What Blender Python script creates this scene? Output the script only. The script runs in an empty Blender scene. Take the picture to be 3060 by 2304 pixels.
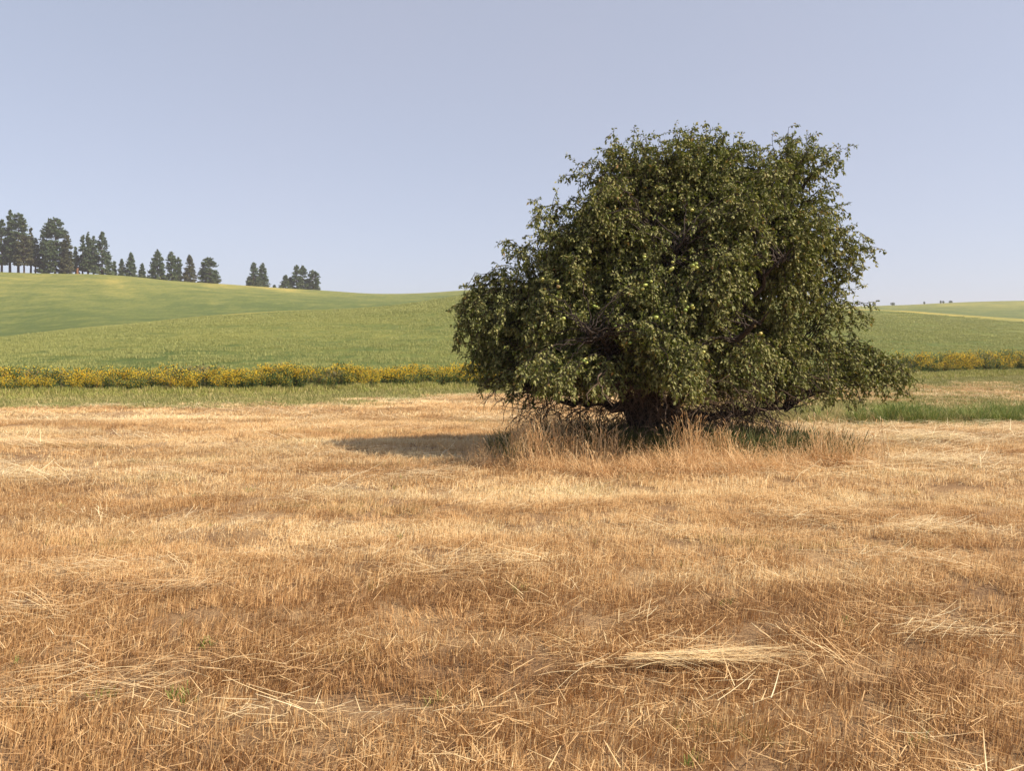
import bpy, math
import numpy as np
from mathutils import Vector, Matrix

rng = np.random.default_rng(7)
sc = bpy.context.scene
COL = sc.collection
PI = math.pi

# ------------------------------------------------------------------ camera, sky, sun, exposure
F = 2268.0            # focal length in photo pixels (photo is 3060 wide)
HOR = 1050.0          # photo row of the horizon
EYE = 1.6
cam_data = bpy.data.cameras.new('camera')
cam = bpy.data.objects.new('camera', cam_data)
COL.objects.link(cam)
cam.location = (0, 0, EYE)
cam.rotation_euler = (PI/2, 0, 0)
cam_data.sensor_width = 36
cam_data.lens = 36*F/3060
cam_data.shift_y = -(1152-HOR)/3060
cam_data.clip_start = 0.05
cam_data.clip_end = 8000
sc.camera = cam

SUN_EL, SUN_AZ = 45.0, 23.0        # degrees; azimuth measured from +X towards the camera side
sdir = Vector((math.cos(math.radians(SUN_EL))*math.cos(math.radians(-SUN_AZ)),
               math.cos(math.radians(SUN_EL))*math.sin(math.radians(-SUN_AZ)),
               math.sin(math.radians(SUN_EL))))
sun_data = bpy.data.lights.new('sun', 'SUN')
sun_data.energy = 5.0
sun_data.angle = math.radians(0.6)
sun_data.color = (1.0, 0.87, 0.70)
sun = bpy.data.objects.new('sun', sun_data)
COL.objects.link(sun)
sun.rotation_euler = sdir.to_track_quat('Z', 'Y').to_euler()

world = bpy.data.worlds.new('World')
sc.world = world
world.use_nodes = True
wt = world.node_tree
wt.nodes.clear()
sky = wt.nodes.new('ShaderNodeTexSky')
sky.sky_type = 'NISHITA'
sky.sun_disc = False
sky.sun_elevation = math.radians(SUN_EL)
sky.sun_rotation = math.atan2(sdir.x, sdir.y)
sky.altitude = 800
sky.air_density = 1.0
sky.dust_density = 1.1
sky.ozone_density = 1.4
hsv = wt.nodes.new('ShaderNodeHueSaturation')
hsv.inputs['Saturation'].default_value = 0.66
mul = wt.nodes.new('ShaderNodeMix'); mul.data_type = 'RGBA'; mul.blend_type = 'MULTIPLY'
mul.inputs[0].default_value = 1.0
mul.inputs[7].default_value = (1.03, 1.0, 1.04, 1)
bg = wt.nodes.new('ShaderNodeBackground')
bg.inputs['Strength'].default_value = 0.108
wo = wt.nodes.new('ShaderNodeOutputWorld')
wt.links.new(sky.outputs[0], hsv.inputs['Color'])
wt.links.new(hsv.outputs[0], mul.inputs[6])
smoke = wt.nodes.new('ShaderNodeMix'); smoke.data_type = 'RGBA'      # thin smoke evens the sky out
smoke.inputs[0].default_value = 0.52
tc = wt.nodes.new('ShaderNodeTexCoord')
sn = wt.nodes.new('ShaderNodeTexNoise'); sn.inputs['Scale'].default_value = 1.5; sn.inputs['Detail'].default_value = 3
wt.links.new(tc.outputs['Generated'], sn.inputs['Vector'])
uneven = wt.nodes.new('ShaderNodeMix'); uneven.data_type = 'RGBA'
uneven.inputs[6].default_value = (2.75, 3.45, 4.45, 1); uneven.inputs[7].default_value = (3.60, 3.62, 4.30, 1)
wt.links.new(sn.outputs['Fac'], uneven.inputs[0]); wt.links.new(uneven.outputs[2], smoke.inputs[7])
wt.links.new(mul.outputs[2], smoke.inputs[6])
wt.links.new(smoke.outputs[2], bg.inputs['Color'])
wt.links.new(bg.outputs[0], wo.inputs[0])

sc.view_settings.view_transform = 'Standard'
sc.view_settings.look = 'None'
sc.view_settings.exposure = 0.62
sc.view_settings.gamma = 1.0
sc.view_settings.use_curve_mapping = False
sc.cycles.max_bounces = 6
sc.cycles.transparent_max_bounces = 4

# ------------------------------------------------------------------ helpers
def G(xp, yp, z=0.0):
    """photo pixel -> point on flat ground"""
    Y = (EYE-z)*F/(yp-HOR)
    return ((xp-1530)/F*Y, Y)

def tag(o, label=None, cat=None, group=None, kind=None):
    if label: o['label'] = label
    if cat: o['category'] = cat
    if group: o['group'] = group
    if kind: o['kind'] = kind
    return o

def hash2(ix, iy, seed):
    h = (ix.astype(np.int64)*374761393 + iy.astype(np.int64)*668265263 + seed*1442695041) & 0xffffffff
    h = ((h ^ (h >> 13))*1274126177) & 0xffffffff
    return ((h ^ (h >> 16)) & 0xffff)/65535.0

def noise2(x, y, seed=0):
    x = np.asarray(x, float); y = np.asarray(y, float)
    ix = np.floor(x); iy = np.floor(y)
    fx = x-ix; fy = y-iy
    fx = fx*fx*(3-2*fx); fy = fy*fy*(3-2*fy)
    a = hash2(ix, iy, seed); b = hash2(ix+1, iy, seed)
    c = hash2(ix, iy+1, seed); d = hash2(ix+1, iy+1, seed)
    return (a*(1-fx)+b*fx)*(1-fy)+(c*(1-fx)+d*fx)*fy

def fbm(x, y, seed=0, n=3):
    s = 0; a = 0.5; t = 0
    for k in range(n):
        s = s+a*noise2(np.asarray(x)*2**k+17*k, np.asarray(y)*2**k-9*k, seed+k); t += a; a *= .5
    return s/t

def sstep(a, b, x):
    t = np.clip((np.asarray(x, float)-a)/(b-a), 0, 1)
    return t*t*(3-2*t)

def mesh_from(name, V, faces, mat, attrs=None, smooth=False):
    """V (N,3); faces: list of (M,k) int arrays; attrs: name->(N,) point floats"""
    me = bpy.data.meshes.new(name)
    V = np.asarray(V, np.float32)
    me.vertices.add(len(V)); me.vertices.foreach_set('co', V.ravel())
    loops = []; starts = []; tot = 0
    for f in faces:
        f = np.asarray(f, np.int32)
        if len(f) == 0: continue
        k = f.shape[1]
        loops.append(f.ravel()); starts.append(tot+np.arange(len(f))*k); tot += f.size
    L = np.concatenate(loops).astype(np.int32); S = np.concatenate(starts).astype(np.int32)
    me.loops.add(len(L)); me.loops.foreach_set('vertex_index', L)
    me.polygons.add(len(S)); me.polygons.foreach_set('loop_start', S)
    me.update(calc_edges=True)
    if smooth: me.shade_smooth()
    for k, v in (attrs or {}).items():
        a = me.attributes.new(k, 'FLOAT', 'POINT'); a.data.foreach_set('value', np.asarray(v, np.float32))
    me.materials.append(mat)
    return me

def link(name, me, parent=None, loc=None):
    o = bpy.data.objects.new(name, me)
    COL.objects.link(o)
    if parent: o.parent = parent
    if loc is not None: o.location = loc
    return o

def empty(name, loc):
    o = bpy.data.objects.new(name, None); COL.objects.link(o); o.location = loc
    o.empty_display_size = 0.2
    return o

class Bag:
    """collects vertex/face blocks"""
    def __init__(s): s.V = []; s.F = {}; s.A = {}; s.n = 0
    def add(s, V, F, **attrs):
        V = np.asarray(V, float).reshape(-1, 3); F = np.asarray(F)
        s.V.append(V); s.F.setdefault(F.shape[1], []).append(F+s.n)
        for k, v in attrs.items():
            s.A.setdefault(k, []).append(np.broadcast_to(np.asarray(v, float).ravel() if np.ndim(v) else v, (len(V),)))
        s.n += len(V)
    def mesh(s, name, mat, smooth=False):
        return mesh_from(name, np.concatenate(s.V), [np.concatenate(f) for f in s.F.values()], mat,
                         {k: np.concatenate(v) for k, v in s.A.items()}, smooth)

def tube(bag, pts, rad, sides=5, **attrs):
    pts = np.asarray(pts, float); n = len(pts)
    rad = np.broadcast_to(rad, (n,))
    T = np.gradient(pts, axis=0); T /= np.linalg.norm(T, axis=1)[:, None]+1e-9
    ref = np.array([0.31, 0.2, 0.93]) if abs(T[0][2]) < .9 else np.array([1., 0.1, 0])
    A = np.cross(T, ref); A /= np.linalg.norm(A, axis=1)[:, None]+1e-9
    B = np.cross(T, A)
    th = np.arange(sides)*2*PI/sides
    V = pts[:, None]+rad[:, None, None]*(np.cos(th)[None, :, None]*A[:, None]+np.sin(th)[None, :, None]*B[:, None])
    i = np.arange(n-1)[:, None]*sides; j = np.arange(sides)[None]
    q = np.stack([i+j, i+(j+1) % sides, i+sides+(j+1) % sides, i+sides+j], -1).reshape(-1, 4)
    bag.add(V.reshape(-1, 3), q, **attrs)

def ribbons(base, az, lean, bend, length, width, segs, tone, face=None, bag=None):
    """many curved blades at once; all inputs (N,) except base (N,3); returns Bag"""
    N = len(base)
    bag = bag or Bag()
    s = np.linspace(0, 1, segs+1)
    ang = lean[:, None]+bend[:, None]*s[None]            # from vertical
    mid = (ang[:, :-1]+ang[:, 1:])/2
    step = length[:, None]/segs
    hx = np.concatenate([np.zeros((N, 1)), np.cumsum(np.sin(mid)*step, 1)], 1)
    hz = np.concatenate([np.zeros((N, 1)), np.cumsum(np.cos(mid)*step, 1)], 1)
    P = np.stack([base[:, 0:1]+hx*np.cos(az)[:, None], base[:, 1:2]+hx*np.sin(az)[:, None], base[:, 2:3]+hz], -1)
    if face is None: face = az+PI/2+rng.normal(0, .5, N)
    w = np.stack([np.cos(face), np.sin(face), np.zeros(N)], -1)[:, None]*(width[:, None]*(1-.55*s[None]**2))[..., None]/2
    V = np.stack([P-w, P+w], 2).reshape(N, -1, 3)        # N,(segs+1)*2,3
    k = np.arange(segs)*2
    q = np.stack([k, k+1, k+3, k+2], -1)                 # segs,4
    Fq = (np.arange(N)[:, None, None]*(2*(segs+1))+q[None]).reshape(-1, 4)
    hh = np.repeat(np.broadcast_to(s, (N, segs+1)), 2, axis=1)
    bag.add(V.reshape(-1, 3), Fq, tone=np.repeat(tone, 2*(segs+1)), hgt=hh.ravel())
    return bag

# ------------------------------------------------------------------ materials
def new_mat(name):
    m = bpy.data.materials.new(name); m.use_nodes = True
    m.node_tree.nodes.clear()
    return m, m.node_tree

def nn(t, typ, **kw):
    n = t.nodes.new(typ)
    for k, v in kw.items(): setattr(n, k, v)
    return n

def ramp(t, stops, src, interp='LINEAR'):
    r = nn(t, 'ShaderNodeValToRGB'); r.color_ramp.interpolation = interp
    el = r.color_ramp.elements
    while len(el) > 1: el.remove(el[-1])
    el[0].position = stops[0][0]; el[0].color = (*stops[0][1], 1)
    for p, c in stops[1:]:
        e = el.new(p); e.color = (*c, 1)
    t.links.new(src, r.inputs[0])
    return r.outputs[0]

def math_(t, op, a, b=None, clamp=False):
    n = nn(t, 'ShaderNodeMath', operation=op, use_clamp=clamp)
    for i, v in enumerate((a, b)):
        if v is None: continue
        if isinstance(v, (int, float)): n.inputs[i].default_value = v
        else: t.links.new(v, n.inputs[i])
    return n.outputs[0]

def wpos(t, scale):
    g = nn(t, 'ShaderNodeNewGeometry')
    m = nn(t, 'ShaderNodeVectorMath', operation='MULTIPLY'); m.inputs[1].default_value = scale
    t.links.new(g.outputs['Position'], m.inputs[0])
    return m.outputs[0]

def noise(t, vec, scale, detail=3, rough=.55):
    n = nn(t, 'ShaderNodeTexNoise'); n.inputs['Scale'].default_value = scale
    n.inputs['Detail'].default_value = detail; n.inputs['Roughness'].default_value = rough
    t.links.new(vec, n.inputs['Vector'])
    return n.outputs['Fac']

def mixc(t, fac, a, b, mode='MIX'):
    n = nn(t, 'ShaderNodeMix', data_type='RGBA', blend_type=mode)
    for i, v in ((0, fac), (6, a), (7, b)):
        if isinstance(v, (int, float)): n.inputs[i].default_value = v
        elif isinstance(v, tuple): n.inputs[i].default_value = (*v, 1)
        else: t.links.new(v, n.inputs[i])
    return n.outputs[2]

def attr(t, name):
    a = nn(t, 'ShaderNodeAttribute'); a.attribute_name = name
    return a.outputs['Fac']

def finish(t, col, rough=.7, spec=.25, trans=0.0, bump=None, bump_d=.02, bump_s=.5, tcol=None):
    p = nn(t, 'ShaderNodeBsdfPrincipled')
    t.links.new(col, p.inputs['Base Color']) if not isinstance(col, tuple) else setattr(p.inputs['Base Color'], 'default_value', (*col, 1))
    if isinstance(rough, (int, float)): p.inputs['Roughness'].default_value = rough
    else: t.links.new(rough, p.inputs['Roughness'])
    p.inputs['Specular IOR Level'].default_value = spec
    if bump is not None:
        b = nn(t, 'ShaderNodeBump'); b.inputs['Distance'].default_value = bump_d; b.inputs['Strength'].default_value = bump_s
        t.links.new(bump, b.inputs['Height']); t.links.new(b.outputs[0], p.inputs['Normal'])
    o = nn(t, 'ShaderNodeOutputMaterial')
    sh = p.outputs[0]
    if trans > 0:
        tr = nn(t, 'ShaderNodeBsdfTranslucent')
        tc = tcol if tcol is not None else col
        t.links.new(tc, tr.inputs[0]) if not isinstance(tc, tuple) else setattr(tr.inputs[0], 'default_value', (*tc, 1))
        mx = nn(t, 'ShaderNodeMixShader'); mx.inputs[0].default_value = trans
        t.links.new(sh, mx.inputs[1]); t.links.new(tr.outputs[0], mx.inputs[2]); sh = mx.outputs[0]
    t.links.new(sh, o.inputs[0])

# colours of the mown straw: three tones, blended by the stem's own tone and by where it grows
def straw_mat(name, warm=0.0, pale=0.0):
    m, t = new_mat(name)
    tone = attr(t, 'tone')
    n1 = noise(t, wpos(t, (0.16, 0.55, 0)), 1.0, 4)
    n2 = noise(t, wpos(t, (0.9, 1.6, 0)), 1.0, 3)
    n3 = noise(t, wpos(t, (0.045, 1.15, 0)), 1.0, 3)          # mower passes
    z = math_(t, 'ADD', math_(t, 'MULTIPLY', math_(t, 'SUBTRACT', n1, .5), 1.3), math_(t, 'MULTIPLY', math_(t, 'SUBTRACT', n2, .5), .7))
    z = math_(t, 'ADD', z, math_(t, 'MULTIPLY', math_(t, 'SUBTRACT', n3, .5), 1.1))
    sp = nn(t, 'ShaderNodeSeparateXYZ'); t.links.new(wpos(t, (1, 1, 1)), sp.inputs[0])
    mr = nn(t, 'ShaderNodeMapRange'); mr.interpolation_type = 'SMOOTHSTEP'      # the crop ripened redder in the near part of the field
    for i_, v_ in ((1, 3.0), (2, 9.0), (3, -.24), (4, .06)): mr.inputs[i_].default_value = v_
    t.links.new(sp.outputs[1], mr.inputs[0]); z = math_(t, 'ADD', z, mr.outputs[0])
    f = math_(t, 'ADD', math_(t, 'ADD', math_(t, 'MULTIPLY', tone, .75), .17+pale), z, clamp=True)
    c = ramp(t, [(0, (.34, .19, .085)), (.28, (.54, .32, .135)), (.55, (.68, .46, .225)), (.8, (.78, .60, .33)), (1, (.85, .72, .45))], f)
    # a few stems stay green
    g = noise(t, wpos(t, (0.35, 0.9, 0)), 1.0, 4)
    gm = math_(t, 'MULTIPLY', math_(t, 'GREATER_THAN', g, .60), math_(t, 'LESS_THAN', tone, .22))
    c = mixc(t, math_(t, 'MULTIPLY', gm, .6), c, (.20, .22, .06))
    finish(t, c, .55, .3, .14)
    return m
M_STUB = straw_mat('stubble_straw')
M_LOOSE = straw_mat('loose_straw', pale=.28)

def simple_tone_mat(name, stops, trans=.25, rough=.6, spec=.25, scale=(0.5, 0.9, 0.5), amp=.5):
    m, t = new_mat(name)
    tone = attr(t, 'tone')
    n1 = noise(t, wpos(t, scale), 1.0, 3)
    f = math_(t, 'ADD', tone, math_(t, 'MULTIPLY', math_(t, 'SUBTRACT', n1, .5), amp), clamp=True)
    finish(t, ramp(t, stops, f), rough, spec, trans)
    return m
M_TALLDRY = simple_tone_mat('tall_dry_grass', [(0, (.40, .24, .11)), (.35, (.64, .41, .20)), (.7, (.76, .53, .28)), (1, (.84, .68, .42))])
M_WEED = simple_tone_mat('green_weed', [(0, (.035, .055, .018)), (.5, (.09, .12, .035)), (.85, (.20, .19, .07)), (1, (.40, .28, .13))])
M_GREENG = simple_tone_mat('green_grass', [(0, (.13, .16, .04)), (.4, (.25, .25, .08)), (.7, (.38, .34, .13)), (1, (.56, .43, .21))], scale=(.25, .8, .5), amp=.8)
M_LUSH = simple_tone_mat('lush_grass', [(0, (.08, .14, .025)), (.4, (.17, .23, .045)), (.7, (.30, .31, .085)), (1, (.50, .41, .18))], scale=(.4, .9, .5), amp=.5)
M_VERGE = simple_tone_mat('verge_grass', [(0, (.17, .21, .04)), (.5, (.36, .35, .09)), (1, (.58, .47, .22))], scale=(.3, .8, .5), amp=.7)
M_CROP = simple_tone_mat('cereal_crop', [(0, (.21, .235, .075)), (.5, (.32, .33, .11)), (1, (.44, .42, .16))], scale=(.03, .06, .0), amp=.6)
M_PETAL = simple_tone_mat('yellow_petal', [(0, (.80, .42, .01)), (.5, (.92, .62, .02)), (1, (.94, .78, .10))], trans=.2)
M_FOLI = simple_tone_mat('hedge_leaf', [(0, (.05, .09, .022)), (.6, (.10, .165, .045)), (.85, (.21, .18, .08)), (1, (.30, .19, .11))], scale=(.5, .5, .5), amp=.9)

def ground_mat():
    m, t = new_mat('field_soil_and_thatch')
    fine = noise(t, wpos(t, (1, 1, 1)), 60, 6, .7)
    mid = noise(t, wpos(t, (.4, 1.2, 1)), 1.2, 4)
    f = math_(t, 'ADD', math_(t, 'MULTIPLY', fine, 1.0), math_(t, 'MULTIPLY', math_(t, 'SUBTRACT', mid, .5), .6), clamp=True)
    c = ramp(t, [(.25, (.12, .07, .045)), (.5, (.29, .18, .095)), (.75, (.54, .37, .19))], f)
    gr = attr(t, 'green')
    gc = ramp(t, [(.3, (.11, .13, .04)), (.7, (.26, .26, .09))], f)
    c = mixc(t, gr, c, gc)
    finish(t, c, .95, .05, bump=fine, bump_d=.03, bump_s=.8)
    return m
def hills_mat():
    m, t = new_mat('green_cereal_field')
    fine = noise(t, wpos(t, (1.0, 0.30, 1.0)), 1.6, 6, .8)
    streak = noise(t, wpos(t, (.06, .10, .2)), 1.0, 5, .6)
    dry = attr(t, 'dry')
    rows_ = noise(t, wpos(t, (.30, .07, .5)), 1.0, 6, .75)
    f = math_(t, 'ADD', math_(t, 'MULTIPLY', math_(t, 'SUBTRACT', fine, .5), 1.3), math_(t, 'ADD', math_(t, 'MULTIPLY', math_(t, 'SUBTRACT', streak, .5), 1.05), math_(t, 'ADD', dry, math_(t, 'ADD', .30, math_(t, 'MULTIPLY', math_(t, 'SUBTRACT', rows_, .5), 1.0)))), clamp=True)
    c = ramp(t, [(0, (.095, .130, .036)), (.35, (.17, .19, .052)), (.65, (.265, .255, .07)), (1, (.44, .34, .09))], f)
    h = math_(t, 'ADD', noise(t, wpos(t, (1, 1, 1)), 3.0, 5, .7), math_(t, 'MULTIPLY', noise(t, wpos(t, (1, 1, 1)), .4, 3), .6))
    finish(t, c, .9, .1, bump=h, bump_d=.5, bump_s=.7)
    return m
M_GROUND = ground_mat(); M_HILLS = hills_mat()

def bark_mat(name, a, b, sc_=(6, 6, 1.5)):
    m, t = new_mat(name)
    n = noise(t, wpos(t, sc_), 6, 5, .65)
    finish(t, ramp(t, [(.3, a), (.7, b)], n), .9, .1, bump=n, bump_d=.02, bump_s=.8)
    return m
M_BARK = bark_mat('apple_bark', (.022, .017, .014), (.075, .058, .048))
M_TWIG = bark_mat('dead_twig_bark', (.05, .035, .026), (.20, .145, .105))
M_PBARK = bark_mat('pine_bark', (.05, .035, .03), (.17, .12, .09))
M_RUST = bark_mat('rusty_wood', (.15, .07, .035), (.28, .14, .07))

def leaf_mat():
    m, t = new_mat('apple_leaf')
    tone = attr(t, 'tone')
    n1 = noise(t, wpos(t, (1, 1, 1)), 1.1, 3)
    f = math_(t, 'ADD', tone, math_(t, 'MULTIPLY', math_(t, 'SUBTRACT', n1, .5), .45), clamp=True)
    top = ramp(t, [(0, (.05, .078, .014)), (.5, (.132, .162, .038)), (.8, (.23, .24, .072)), (.95, (.42, .35, .14)), (1, (.36, .22, .09))], f)
    under = ramp(t, [(0, (.17, .185, .065)), (1, (.32, .29, .11))], f)
    g = nn(t, 'ShaderNodeNewGeometry')
    c = mixc(t, g.outputs['Backfacing'], top, under)
    tc = ramp(t, [(0, (.10, .14, .015)), (.7, (.22, .24, .03)), (1, (.36, .26, .05))], f)
    finish(t, c, .55, .22, .22, tcol=tc)
    return m
M_LEAF = leaf_mat()
def apple_mat():
    m, t = new_mat('green_yellow_apple')
    o = nn(t, 'ShaderNodeObjectInfo')
    c = ramp(t, [(0, (.20, .28, .05)), (.5, (.44, .48, .11)), (.92, (.64, .58, .18)), (1, (.60, .40, .16))], o.outputs['Random'])
    finish(t, c, .35, .5)
    return m
M_APPLE = apple_mat()
def needle_mat(name, dark, light, brown):
    m, t = new_mat(name)
    tone = attr(t, 'tone')
    c = ramp(t, [(0, dark), (.7, light), (1, brown)], tone)
    finish(t, c, .7, .2, .12)
    return m
M_NEEDLE = needle_mat('pine_needles', (.035, .065, .03), (.12, .165, .075), (.19, .19, .09))
M_NEEDLE_B = needle_mat('browning_pine_needles', (.05, .065, .03), (.12, .125, .055), (.19, .15, .08))

# ------------------------------------------------------------------ terrain functions
BX = np.array([-400, -120, -60, -18.8, -10.7, -1.9, 10, 24, 35.5, 60, 120, 400])
BY = np.array([-2., 16, 23, 27.9, 29.3, 33.6, 39.2, 45.9, 52.6, 64, 82, 150])
def border(x): return np.interp(x, BX, BY)

def gz(x, y):
    """small swells of the mown field"""
    w = sstep(75, 45, np.hypot(np.asarray(x, float), np.asarray(y, float)))
    a = (fbm(np.asarray(x)*.22, np.asarray(y)*.5, 3, 3)-.5)*.16 + (fbm(np.asarray(x)*.9, np.asarray(y)*1.8, 9, 2)-.5)*.06
    near = sstep(0.3, 5, np.abs(np.asarray(y, float)))*.6+.4
    return a*w*near

def green_zone(x, y):
    x = np.asarray(x, float); y = np.asarray(y, float)
    n = (fbm(x*.12, y*.5, 21, 4)-.5)
    d = border(x)-y
    a = sstep(9.5, 5.0, d+n*9+sstep(-2, 14, x)*(-1.5))
    # weedy strip on the right behind the mown edge
    e = 16.6+n*1.2
    b = sstep(2.5, 8, x)*sstep(e-.4, e+.8, y)*(.80-.45*sstep(22, 27, y+n*6)*sstep(48, 30, y))
    return np.clip(np.maximum(a, b), 0, 1)

def nonuni(lo, hi, dlo, dhi, step, far):
    a = np.arange(dlo, dhi+step/2, step)
    l = dlo-np.geomspace(step*2, dlo-lo, far)[::-1]; r = dhi+np.geomspace(step*2, hi-dhi, far)
    return np.concatenate([l, a, r])
gx = nonuni(-3500, 3500, -34, 48, .3, 14); gy = nonuni(-3500, 3500, 0, 62, .22, 14)
XX, YY = np.meshgrid(gx, gy)
ZZ = gz(XX, YY)-.01
nx, ny = len(gx), len(gy)
ii = (np.arange(ny-1)[:, None]*nx+np.arange(nx-1)[None])
quads = np.stack([ii, ii+1, ii+nx+1, ii+nx], -1).reshape(-1, 4)
me = mesh_from('ground', np.stack([XX, YY, ZZ], -1).reshape(-1, 3), [quads], M_GROUND, {'green': green_zone(XX, YY).ravel()}, True)
tag(link('ground', me), 'mown straw-coloured field running from the camera to the flower strip', kind='structure')

# rolling hills: rows of constant depth, heights given by crest and valley lines of the land
xk  = [-1600, -500, 0, 203, 407, 576, 732, 949, 1119, 1254, 1410, 1520, 1800, 2100, 2400, 2540, 2700, 2850, 3060, 3500, 4600]
yF  = [1020, 1022, 1007, 983, 964, 946, 936, 924, 914, 899, 871, 863, 852, 872, 914, 931, 941, 955, 971, 1000, 1005]   # near crest row
dF  = [95, 100, 110, 118, 128, 138, 148, 165, 180, 200, 232, 250, 262, 262, 255, 250, 243, 235, 225, 215, 200]          # its distance
yS  = [860, 822, 818, 820, 830, 845, 855, 868, 877, 875, 865, 861, 868, 895, 917, 916, 911, 904, 898, 890, 920]          # far skyline row
dS  = [360, 345, 345, 350, 360, 375, 390, 410, 425, 430, 430, 430, 440, 480, 520, 530, 540, 550, 560, 560, 500]
def cr(xs, ks, vs):                       # smooth interpolation through the knots (Catmull-Rom)
    ks = np.array(ks, float); vs = np.array(vs, float)
    m = np.gradient(vs, ks); i = np.clip(np.searchsorted(ks, xs)-1, 0, len(ks)-2)
    h = ks[i+1]-ks[i]; t = np.clip((xs-ks[i])/h, 0, 1)
    return ((1+2*t)*(1-t)**2)*vs[i]+t*(1-t)**2*h*m[i]+t*t*(3-2*t)*vs[i+1]+t*t*(t-1)*h*m[i+1]
def hill_e(u, Y):
    """elevation tangent of the land seen along u = X/Y at depth Y, plus dryness"""
    xp = 1530+u*F
    eF = (HOR-cr(xp, xk, yF))/F; eS = (HOR-cr(xp, xk, yS))/F
    DF = cr(xp, xk, dF); DS = cr(xp, xk, dS)
    yb = hill_start(u)
    e0 = -EYE/yb-.0006
    eV = eF-.0065-.004*np.clip((eS-eF)/.05, 0, 1); DV = DF*1.22+4
    Y = np.asarray(Y, float)
    t1 = np.clip((np.log(Y)-np.log(yb))/(np.log(DF)-np.log(yb)), 0, 1)
    r1 = e0+(eF-e0)*(1-(1-t1)**2.2)
    t2 = np.clip((Y-DF)/(DV-DF), 0, 1); r2 = eF+(eV-eF)*t2*t2*(3-2*t2)
    t3 = np.clip((Y-DV)/(DS-DV), 0, 1); r3 = eV+(eS-eV)*(.45*t3*t3*(3-2*t3)+.55*np.sin(t3*PI/2)**1.2)
    t4 = np.clip((Y-DS)/900, 0, 1); r4 = eS-.05*t4*(1.2-.2*t4)
    e = np.where(Y < DF, r1, np.where(Y < DV, r2, np.where(Y < DS, r3, r4)))
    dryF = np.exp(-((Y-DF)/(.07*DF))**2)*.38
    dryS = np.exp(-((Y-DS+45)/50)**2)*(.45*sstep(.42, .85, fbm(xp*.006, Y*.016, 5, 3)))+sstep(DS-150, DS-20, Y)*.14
    hollow_tone = sstep(DF*1.05, DF*1.25, Y)*sstep(DS*.95, DF*1.5, Y)*.24       # darker, greener tone set in the hollow behind the near crest
    return e, np.maximum(dryF*1.5, dryS)-sstep(.5, 0., t1)*.16-hollow_tone
_us = np.linspace(-2.8, 2.8, 1500)
_hs = []
for _u in _us:                            # where each line of sight meets the far side of the flower strip
    yy = np.geomspace(8, 400, 400)
    k = np.argmax(yy > border(_u*yy)+3.0)
    _hs.append(yy[k] if k else 60.)
def hill_start(u): return np.interp(u, _us, _hs)
def swell(x, y):
    return (fbm(x*.02, y*.02, 31, 3)-.5)*.8*sstep(45, 110, y)+(fbm((x*.8+y)*.013, (y*.7-x)*.006, 37, 2)-.5)*6.5*sstep(140, 230, y)*sstep(420, 330, y)
rows = 210
U = np.concatenate([np.linspace(-2.6, -.82, 40)[:-1], np.linspace(-.82, .82, 420), np.linspace(.82, 2.6, 40)[1:]])
T = np.linspace(0, 1, rows)
UU = np.repeat(U[None], rows, 0)
YS = hill_start(U)[None]
YY2 = YS*(1500/YS)**(T[:, None])
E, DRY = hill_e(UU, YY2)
ZH = EYE+YY2*E
XH = UU*YY2
ZH += swell(XH, YY2)
fall = sstep(2.3, 1.3, np.abs(UU))
ZH = ZH*fall-(1-fall)*1.0
ZH = np.where(T[:, None] <= 0, -.05, ZH)
nx = len(U)
ii = (np.arange(rows-1)[:, None]*nx+np.arange(nx-1)[None])
quads = np.stack([ii, ii+1, ii+nx+1, ii+nx], -1).reshape(-1, 4)
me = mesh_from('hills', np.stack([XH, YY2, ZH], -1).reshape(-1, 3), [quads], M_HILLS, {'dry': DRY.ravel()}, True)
tag(link('hills', me), 'rolling hills covered in a green cereal crop turning yellow on the crests', kind='structure')
def hill_z(x, y):
    x = np.asarray(x, float); y = np.asarray(y, float)
    e, _ = hill_e(x/y, y)
    return EYE+y*e+swell(x, y)

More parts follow.
